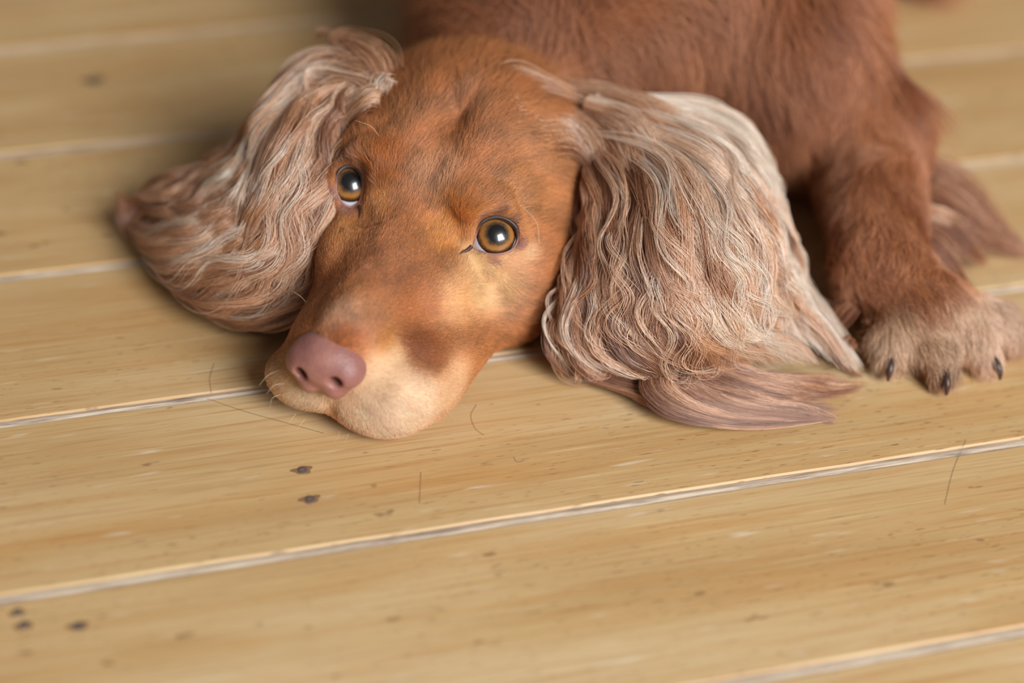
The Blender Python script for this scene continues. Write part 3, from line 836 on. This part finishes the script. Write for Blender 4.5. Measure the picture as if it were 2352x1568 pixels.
LOCKS_LEFT = [([(-185, 6826, 740), (-81, 6887, 840), (27, 6904, 870), (158, 6893, 850), (272, 6858, 810)], 0.5, 60, 5),
    ([(445, 6868, 740), (653, 6946, 720), (814, 7032, 660), (919, 7045, 580), (987, 6997, 480)], 0.7, 160, 4),
    ([(482, 6889, 740), (727, 6914, 720), (868, 6898, 630), (917, 6832, 520), (925, 6783, 440)], 0.85, 140, 4),
    ([(907, 6507, 480), (981, 6481, 460), (1046, 6472, 380), (1094, 6425, 280), (1123, 6393, 190)], 0.95, 130, 3),
    ([(798, 6204, 520), (893, 6269, 500), (994, 6295, 420), (1063, 6312, 320), (1115, 6292, 200)], 0.95, 130, 3),
    ([(722, 6025, 520), (832, 6074, 490), (912, 6085, 420), (999, 6133, 320), (1107, 6209, 220)], 0.8, 120, 3),
    ([(648, 6110, 580), (724, 5964, 480), (774, 5932, 420), (740, 5927, 330), (694, 5955, 280), (753, 5965, 230)], 0.9, 130, 3),
    ([(547, 6050, 530), (655, 5956, 480), (711, 5913, 430), (685, 5912, 350), (675, 5925, 280), (734, 5941, 230)], 0.85, 120, 3),
    ([(296, 6098, 380), (268, 6049, 280), (310, 5998, 210), (437, 5978, 180), (580, 6000, 180), (668, 6019, 200)], 0.4, 140, 3),
    ([(381, 6030, 420), (355, 5982, 320), (395, 5948, 260), (505, 5951, 220), (612, 5976, 220), (681, 6001, 240)], 0.4, 140, 3),
    ([(467, 5986, 440), (439, 5943, 360), (480, 5923, 300), (572, 5938, 260), (661, 5961, 260)], 0.45, 120, 3),
    ([(1153, 6493, 160), (1253, 6493, 120), (1353, 6528, 100), (1413, 6529, 80)], 0.15, 40, 2),
    ([(1206, 6370, 120), (1309, 6449, 100), (1388, 6502, 100), (1429, 6501, 80)], 0.15, 50, 2),
    ([(1241, 6344, 120), (1322, 6342, 80), (1379, 6297, 50), (1430, 6211, 30)], 0.3, 40, 2)]
LOCKS_RIGHT = [([(-631, 6839, 860), (-734, 6951, 890), (-821, 7064, 900), (-912, 7198, 860), (-939, 7225, 820)], 0.75, 150, 4.5),
    ([(-613, 6844, 880), (-676, 6927, 920), (-749, 7006, 930), (-823, 7082, 900), (-861, 7082, 860)], 0.45, 220, 7),
    ([(-628, 6806, 860), (-727, 6880, 870), (-823, 6916, 840), (-885, 6884, 790), (-919, 6856, 740)], 0.5, 220, 7),
    ([(-612, 6839, 840), (-685, 6829, 830), (-752, 6765, 790), (-796, 6668, 720), (-819, 6540, 630)], 0.85, 160, 4),
    ([(-611, 6826, 870), (-667, 6837, 880), (-740, 6825, 850), (-812, 6811, 810), (-871, 6840, 780)], 0.9, 90, 3),
    ([(-1657, 6745, 140), (-1713, 6744, 160), (-1741, 6735, 200), (-1757, 6729, 250), (-1759, 6721, 300)], 0.05, 90, 3),
    ([(-1615, 6659, 100), (-1687, 6683, 100), (-1739, 6715, 120), (-1766, 6738, 160), (-1779, 6761, 190)], 0.05, 60, 2.5),
    ([(-225, 6875, 760), (-157, 6897, 860), (-49, 6933, 900), (81, 6929, 880), (215, 6904, 830)], 0.65, 60, 5)]
FEATHER = [([(1844, 7308, 260), (1958, 7274, 220), (2100, 7202, 160), (2222, 7129, 100), (2342, 7059, 50)], 0.35, 260, 7),
    ([(1844, 7199, 240), (1963, 7132, 200), (2108, 7076, 130), (2235, 7058, 80), (2358, 7025, 40)], 0.3, 260, 7),
    ([(1812, 7094, 240), (1902, 6998, 220), (2002, 6927, 160), (2071, 6916, 100), (2127, 6955, 50)], 0.2, 220, 6),
    ([(1793, 7003, 280), (1870, 6976, 270), (1957, 6972, 220), (2050, 6958, 140), (2100, 6945, 80)], 0.8, 60, 3),
    ([(1764, 6859, 240), (1840, 6793, 200), (1924, 6754, 140), (1993, 6744, 80), (2039, 6737, 40)], 0.2, 200, 5),
    ([(1730, 6765, 260), (1802, 6669, 220), (1862, 6634, 180), (1934, 6656, 120), (1975, 6619, 80)], 0.6, 80, 3),
    ([(1431, 6224, 140), (1393, 6223, 90), (1371, 6210, 50), (1443, 6156, 30), (1487, 6122, 20)], 0.3, 60, 3),
    ([(1448, 6434, 160), (1399, 6414, 100), (1351, 6411, 50), (1259, 6396, 30)], 0.2, 80, 3)]
class Sheet:
    def __init__(self, G, nu=60, nt=90):
        self.nu, self.nt = nu, nt
        A_ = cr(G, np.linspace(0, 1, nu))                               # (nu, m, 3)
        B_ = cr(np.swapaxes(A_, 0, 1), np.linspace(0, 1, nt))           # (nt, nu, 3)
        self.S = np.swapaxes(B_, 0, 1)                                  # (nu, nt, 3)
        du = np.gradient(self.S, axis=0); dt = np.gradient(self.S, axis=1)
        n = np.cross(du, dt); n = nrm(n)
        up = nrm(np.array([0.1, -0.6, 0.8]))
        n *= np.sign((n * up).sum(-1, keepdims=True) + 1e-6)
        for _ in range(6):
            n[1:-1] = (n[:-2] + n[1:-1] * 2 + n[2:]) / 4; n[:, 1:-1] = (n[:, :-2] + n[:, 1:-1] * 2 + n[:, 2:]) / 4
        self.N = nrm(n)
        self.len = np.linalg.norm(np.diff(self.S, axis=1), axis=2).sum(1).mean()
        self.wid = np.linalg.norm(np.diff(self.S, axis=0), axis=2).sum(0).mean()
    def at(self, A_, u, t):
        x = np.clip(u, 0, 1) * (self.nu - 1); y = np.clip(t, 0, 1) * (self.nt - 1)
        i = np.minimum(x.astype(int), self.nu - 2); j = np.minimum(y.astype(int), self.nt - 2)
        fx = (x - i)[..., None]; fy = (y - j)[..., None]
        return (A_[i, j] * (1 - fx) * (1 - fy) + A_[i + 1, j] * fx * (1 - fy) + A_[i, j + 1] * (1 - fx) * fy + A_[i + 1, j + 1] * fx * fy)
def flap_mesh(sh, t1, th):
    nu, nt = 26, 30
    u, t = np.meshgrid(np.linspace(0.03, 0.97, nu), np.linspace(0, t1, nt), indexing='ij')
    Pm = sh.at(sh.S, u, t); Nn = sh.at(sh.N, u, t)
    V = np.concatenate([(Pm - Nn * 0.001).reshape(-1, 3), (Pm - Nn * (0.001 + th)).reshape(-1, 3)])
    V[:, 2] = np.maximum(V[:, 2], 0.0008)
    F = []; o = nu * nt
    for i in range(nu - 1):
        for j in range(nt - 1):
            a, b, c, e = i * nt + j, (i + 1) * nt + j, (i + 1) * nt + j + 1, i * nt + j + 1
            F.append((a, b, c, e)); F.append((o + e, o + c, o + b, o + a))
    for i in range(nu - 1):
        for j in (0, nt - 1):
            F.append((i * nt + j, (i + 1) * nt + j, o + (i + 1) * nt + j, o + i * nt + j))
    for j in range(nt - 1):
        for i in (0, nu - 1):
            F.append((i * nt + j, i * nt + j + 1, o + i * nt + j + 1, o + i * nt + j))
    return V, F
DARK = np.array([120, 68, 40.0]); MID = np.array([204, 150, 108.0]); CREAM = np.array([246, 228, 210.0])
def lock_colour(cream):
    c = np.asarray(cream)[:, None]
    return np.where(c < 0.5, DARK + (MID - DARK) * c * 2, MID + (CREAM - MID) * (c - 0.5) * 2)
def sheet_hair(sh, n_lock, n_str, k, cream_fun, t_hi, wave, spread, len_rng, off=(0.001, 0.007), seed=1, tipmin=0.25, wl=0.026):
    r = np.random.default_rng(seed)
    u0 = (np.arange(n_lock) + r.uniform(0, 1, n_lock)) / n_lock
    t0 = r.uniform(-0.02, t_hi, n_lock) ** 1.0
    t0 = np.clip(t0, 0, 1)
    dt = np.minimum(r.uniform(*len_rng, n_lock), 1.0 - t0)
    base = r.uniform(*off, n_lock); cream = np.clip(cream_fun(u0, t0 + dt * 0.5) + r.normal(0, 0.21, n_lock), 0, 1)
    ph = 7 * u0 + 9 * t0 + r.normal(0, 1.6, n_lock); wl_ = wl * r.uniform(0.75, 1.3, n_lock); amp = wave * r.uniform(0.5, 1.35, n_lock)
    drift = r.normal(0, 0.05, n_lock)
    rep = lambda x: np.repeat(x, n_str)
    n = n_lock * n_str; f = np.linspace(0, 1, k)[None]
    ls = r.uniform(0.6, 1.04, n)
    tt = rep(t0)[:, None] + rep(dt)[:, None] * f * ls[:, None]
    a = r.normal(0, 1, n)[:, None]; b = r.normal(0, 1, n)[:, None]
    tight = 1 - (1 - tipmin) * f ** 0.7
    s = (tt - rep(t0)[:, None]) * sh.len
    wv = rep(amp)[:, None] * np.clip(f * 2.2, 0, 1) * np.sin(2 * math.pi * s / rep(wl_)[:, None] + rep(ph)[:, None])
    wv2 = 0.6 * rep(amp)[:, None] * np.clip(f * 2, 0, 1) * np.cos(2 * math.pi * s / rep(wl_)[:, None] + rep(ph)[:, None] + 0.6)
    fr = r.normal(0, 0.0012, n)[:, None] * f ** 2 + 0.0005 * np.sin(r.uniform(0, 6.28, n)[:, None] + f * r.uniform(4, 12, n)[:, None])
    uu = rep(u0)[:, None] + rep(drift)[:, None] * f + (a * spread * tight + wv + fr) / sh.wid
    lift = rep(base)[:, None] * (0.25 + 0.75 * np.sin(np.clip(f, 0, 1) * math.pi * 0.9)) + np.abs(b) * spread * 0.45 * tight + np.maximum(wv2, -0.001)
    over = np.clip(tt - 1, 0, 1)[..., None]
    P = sh.at(sh.S, uu, tt) + sh.at(sh.N, uu, tt) * lift[..., None]
    ou = (uu - np.clip(uu, 0, 1))[..., None]
    tang = sh.at(np.gradient(sh.S, axis=0), uu, tt) * (sh.nu - 1)
    tant = nrm(sh.at(np.gradient(sh.S, axis=1), uu, tt))
    P = P + tang * ou * 0.6 + tant * over * sh.len
    P[..., 2] = np.maximum(P[..., 2], 0.0006 + 0.0006 * np.abs(b))
    cc = lock_colour(np.clip(rep(cream) + r.normal(0, 0.13, n), 0, 1)) + r.normal(0, 13, (n, 1)) * np.array([1, .92, .8])
    return P, cc
def lock_hair(guides, k=22, seed=5, wave=0.0012, hang=True):
    r = np.random.default_rng(seed); Ps, Cs = [], []
    for g, cream, n, rad in guides:
        g = np.array(g, float) / 10000.0; rad = rad / 1000.0
        c = cr(g, np.linspace(0, 1, k)); t = nrm(np.gradient(c, axis=0))
        a = nrm(np.cross(t, np.array([0.1, -0.6, 0.8]))); b = np.cross(a, t)
        f = np.linspace(0, 1, k)[None, :, None]
        x = r.normal(0, 0.9, (n, 1, 1)) * rad; y = r.normal(0, 0.5, (n, 1, 1)) * rad
        ti = 0.6 + 0.6 * np.sin(f * 3.0) * (1 - f) - 0.42 * f
        ls = r.uniform(0.6, 1.0, n)
        P = np.stack([cr(c, np.linspace(0, 1, k) * l) for l in ls])
        P = P + a[None] * (x * ti + wave * np.sin(f * 9 + r.uniform(0, 1.2, (n, 1, 1))) * f) + b[None] * (y * ti)
        P[..., 2] = np.maximum(P[..., 2], 0.0008)
        Ps.append(P); Cs.append(lock_colour(np.clip(r.normal(cream * 0.82, 0.17, n), 0, 1)) + r.normal(0, 12, (n, 1)))
    return np.concatenate(Ps), np.concatenate(Cs)
def ear(name_label, sheets, flap, locks, seed, gain):
    V, F = flap
    cc = lin_a(np.tile(DARK * 0.85, (len(V), 1)))
    o = under(mesh_obj('ear', V, F, M_SKIN, colors=cc)); o['label'] = name_label
    Ps, Cs = [], []
    for sh, kw in sheets:
        P, c = sheet_hair(sh, **kw); Ps.append(P); Cs.append(c)
    k = Ps[0].shape[1]
    P, c = lock_hair(locks, k, seed); Ps.append(P); Cs.append(c)
    P = np.concatenate(Ps); C_ = np.concatenate(Cs)
    r = np.random.default_rng(seed)
    hair_obj('ear_hair', P, taper(len(P), k, r.uniform(0.00006, 0.0001, len(P)), 0.35), M_EARHAIR, o, warm_up(lin_a(np.clip(C_, 12, 250)), gain))
    return o
shTL, shTR = Sheet(TEMPLE_LEFT, 40, 60), Sheet(TEMPLE_RIGHT, 40, 60)
shL, shLL, shLS, shR = Sheet(EAR_LEFT), Sheet(EAR_LEFT_LOW), Sheet(EAR_LEFT_SWIRL, 30, 60), Sheet(EAR_RIGHT)
cream_sheenL = lambda u, t: 0.34 + 1.15 * np.clip(u - 0.32, 0, 0.6) - 0.9 * np.clip(t - 0.68, 0, 1) + 0.3 * np.clip(0.25 - t, 0, 1)  # cream locks, with window sheen painted in as paler hair toward the back edge
cream_shadeR = lambda u, t: 0.2 + 0.42 * np.clip(1 - np.abs(u - 0.55) * 1.6, 0, 1) - 0.45 * np.clip(t - 0.6, 0, 1)  # cream locks, tone lowered to paint this ear as the shaded one
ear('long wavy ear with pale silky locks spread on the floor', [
    (shL, dict(n_lock=280, n_str=110, k=22, cream_fun=cream_sheenL, t_hi=0.6, wave=0.0018, spread=0.0024, len_rng=(0.38, 0.8), off=(0.001, 0.012), seed=11, tipmin=0.18, wl=0.046)),
    (shL, dict(n_lock=130, n_str=70, k=22, cream_fun=lambda u, t: cream_sheenL(u, t) - 0.22, t_hi=0.35, wave=0.0012, spread=0.004, len_rng=(0.35, 0.6), off=(0, 0.002), seed=12)),
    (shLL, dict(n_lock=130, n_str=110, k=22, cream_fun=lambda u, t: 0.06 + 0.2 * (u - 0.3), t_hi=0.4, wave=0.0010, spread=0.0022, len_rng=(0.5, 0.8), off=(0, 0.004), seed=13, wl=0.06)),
    (shL, dict(n_lock=110, n_str=16, k=22, cream_fun=lambda u, t: cream_sheenL(u, t) + 0.3, t_hi=0.6, wave=0.0028, spread=0.0016, len_rng=(0.35, 0.7), off=(0.007, 0.014), seed=16, tipmin=0.4, wl=0.036)),
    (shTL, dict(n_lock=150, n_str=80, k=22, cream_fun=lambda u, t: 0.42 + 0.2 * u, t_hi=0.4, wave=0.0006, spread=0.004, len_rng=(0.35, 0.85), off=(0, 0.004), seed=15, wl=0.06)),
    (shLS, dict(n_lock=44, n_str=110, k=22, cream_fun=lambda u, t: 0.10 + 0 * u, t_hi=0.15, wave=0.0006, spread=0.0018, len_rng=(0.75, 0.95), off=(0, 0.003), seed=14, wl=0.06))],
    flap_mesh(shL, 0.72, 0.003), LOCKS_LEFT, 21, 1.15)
ear('long wavy ear sweeping sideways along the boards', [
    (shR, dict(n_lock=280, n_str=110, k=22, cream_fun=cream_shadeR, t_hi=0.58, wave=0.0022, spread=0.0024, len_rng=(0.4, 0.75), off=(0.001, 0.012), seed=31, tipmin=0.15, wl=0.042)),
    (shR, dict(n_lock=130, n_str=70, k=22, cream_fun=lambda u, t: cream_shadeR(u, t) - 0.2, t_hi=0.35, wave=0.0012, spread=0.004, len_rng=(0.35, 0.6), off=(0, 0.002), seed=32)),
    (shR, dict(n_lock=90, n_str=16, k=22, cream_fun=lambda u, t: cream_shadeR(u, t) + 0.35, t_hi=0.55, wave=0.0026, spread=0.0016, len_rng=(0.35, 0.7), off=(0.007, 0.013), seed=36, tipmin=0.4, wl=0.04)),
    (shTR, dict(n_lock=90, n_str=70, k=22, cream_fun=lambda u, t: 0.45 + 0.3 * u, t_hi=0.3, wave=0.0006, spread=0.004, len_rng=(0.35, 0.85), off=(0, 0.004), seed=35, wl=0.06))],
    flap_mesh(shR, 0.74, 0.003), LOCKS_RIGHT, 41, 1.15)
P, c = lock_hair(FEATHER, 14, 51)
hair_obj('leg_feathering', P, taper(len(P), 14, np.full(len(P), 0.00013), 0.35), M_FUR, body, warm_up(lin_a(np.clip(c * np.array([.95, .9, .86]), 12, 250))))
# ---- claws and pads
for (a, b), out in zip(TOES, [(-0.15, -1, 0), (0.12, -1, 0), (0.55, -0.85, 0), (0.85, -0.5, 0)]):
    o_ = nrm(np.array(out)); b = np.array(b)
    g = np.array([b + o_ * 0.005 + [0, 0, 0.0022], b + o_ * 0.0098 + [0, 0, 0.0012], b + o_ * 0.0126 - [0, 0, 0.0015], b + o_ * 0.0136 - [0, 0, 0.0046]])
    V, F = tube(cr(g, np.linspace(0, 1, 9)), np.array([1.8, 1.8, 1.8, 1.7, 1.6, 1.4, 1.1, .8, .5]) / 1000, 8, False)
    under(mesh_obj('claw', V, F, M_CLAW))
    V, F, C_ = cap(1.0, 0.001, math.pi - 0.001, 10, 16, np.array([0, 0, 1.0]))
    V = V * np.array([0.0062, 0.0062, 0.0032]) + b + o_ * 0.0022; V[:, 2] += 0.0038 - b[2]
    under(mesh_obj('toe_pad', V, F, M_PAD))
# ---- whiskers, each a hair of its own
WHISKERS = [[(-362, 5598, 350), (-287, 5570, 374), (-203, 5519, 373)],
    [(-328, 5588, 315), (-250, 5540, 316), (-157, 5468, 292)],
    [(-392, 5520, 299), (-343, 5477, 308), (-300, 5423, 305)],
    [(-285, 5585, 217), (-229, 5530, 213), (-192, 5474, 210)],
    [(-826, 5883, 427), (-845, 5864, 471), (-873, 5842, 513)],
    [(-908, 5647, 267), (-943, 5598, 279), (-969, 5539, 277)],
    [(-877, 5601, 241), (-913, 5561, 263), (-936, 5505, 265)],
    [(-895, 5597, 186), (-922, 5552, 201), (-923, 5493, 197)],
    [(-594, 6460, 850), (-625, 6445, 904), (-687, 6419, 946)],
    [(84, 6234, 527), (67, 6254, 621), (-3, 6261, 698)],
    [(-60, 6326, 472), (-39, 6336, 552), (-32, 6338, 622)],
    [(-620, 5519, 73), (-624, 5471, 82), (-628, 5428, 94)],
    [(-797, 5557, 99), (-808, 5511, 110), (-816, 5469, 125)],
    [(-837, 5596, 88), (-851, 5547, 96), (-858, 5501, 107)],
    [(-654, 5508, 91), (-655, 5462, 101), (-664, 5418, 114)]]
for g in WHISKERS:
    g = np.array(g, float) / 10000.0
    p = cr(g, np.linspace(0, 1, 12))[None]
    hair_obj('whisker', p, taper(1, 12, np.array([0.00007]), 0.3), M_WHISK, dog, stuff=False).matrix_parent_inverse = Matrix.Translation(dog_inv)
# ---- nails in the boards, a crumb and shed hairs on them
M_NAIL = new_mat('rusty nail head', lin(134, 120, 112), 0.5); M_NAIL.node_tree.nodes['Principled BSDF'].inputs['Metallic'].default_value = 0.6
M_STAIN = new_mat('dark nail stain', lin(140, 104, 70), 0.8)
planks = [o for o in floor.children if o.name.startswith('plank')]
def board_under(x, y):
    s = BNn[0] * x + BNn[1] * y
    return min(planks, key=lambda o: abs(BNn[0] * o.location.x + BNn[1] * o.location.y - s))
for x, y, r in [(-0.0784, 0.5369, 0.0021), (-0.0735, 0.5212, 0.0021), (-0.2161, 0.8028, 0.003), (-0.1703, 0.4547, 0.0016), (-0.1666, 0.4489, 0.0018), (-0.1475, 0.4503, 0.002)]:
    pl = board_under(x, y); inv = (Matrix.Translation(pl.location) @ Matrix.Rotation(TH, 4, 'Z')).inverted()
    l = inv @ Vector((x, y, 0)); n = 20
    th = [2 * math.pi * i / n for i in range(n)]
    jr = [1 + 0.18 * math.sin(3 * t + x * 90) + 0.1 * math.sin(5 * t + y * 70) for t in th]
    V = [(l.x + 1.9 * r * q * math.cos(t), l.y + 1.05 * r * q * math.sin(t), 0.00015) for t, q in zip(th, jr)] + [(l.x, l.y, 0.0003)]
    st = mesh_obj('nail_stain', V, [(i, (i + 1) % n, n) for i in range(n)], M_STAIN, pl)
    V = [(l.x + rr * r * math.cos(t), l.y + rr * r * math.sin(t), z) for rr, z in ((1, 0.0002), (0.9, 0.00034), (0.45, 0.0003)) for t in th] + [(l.x, l.y, 0.00025)]
    F = [(k * n + i, k * n + (i + 1) % n, (k + 1) * n + (i + 1) % n, (k + 1) * n + i) for k in range(2) for i in range(n)] + [(2 * n + i, 2 * n + (i + 1) % n, 3 * n) for i in range(n)]
    mesh_obj('nail', V, F, M_NAIL, pl)
V, F, C_ = cap(1.0, 0.001, math.pi - 0.001, 8, 12, np.array([0, 0, 1.0]))
V = V * np.array([0.0014, 0.0006, 0.0005]) * (1 + 0.25 * np.sin(V[:, [1, 2, 0]] * 4)) + np.array([-0.0046, 0.535, 0.0]) + [0, 0, 0.0005]
crumb = mesh_obj('crumb', V, F, new_mat('white crumb', lin(245, 240, 232), 0.7))
crumb['label'] = 'tiny white crumb lying on a floorboard before the dog'; crumb['category'] = 'crumb'
M_SHED = new_mat('dark shed hair', lin(84, 58, 38), 0.5)
SHED_LABELS = ['long thin dark hair on the board, running in under the chin', 'short straight dark hair on the board with the two nails', 'tiny hooked dark hair on the board near the white crumb',
    'curved dark hair lying on the board close to the cheek', 'curved dark hair beside the seam next to the muzzle', 'straight dark hair crossing the pale seam in front of the paw']
for g, lab in zip([[(-1219, 5745, 0), (-1061, 5684, 0), (-896, 5635, 0), (-726, 5585, 0)],
    [(-322, 5400, 0), (-319, 5339, 0), (-314, 5227, 0)],
    [(37, 5521, 0), (52, 5493, 0), (81, 5505, 0)],
    [(-127, 5815, 0), (-146, 5747, 0), (-124, 5671, 0), (-87, 5636, 0)],
    [(-1206, 5775, 0), (-1228, 5867, 0), (-1226, 5964, 0)],
    [(1738, 5411, 0), (1799, 5613, 0), (1877, 5800, 0)]], SHED_LABELS):
    g = np.array(g, float) / 10000.0
    p = cr(g, np.linspace(0, 1, 16)); p[:, 2] = 0.0003
    V, F = tube(p, 0.00005, 5, False)
    o = mesh_obj('shed_hair', V, F, M_SHED)
    o['label'] = lab; o['category'] = 'hair'; o['group'] = 'hairs shed on the floorboards'
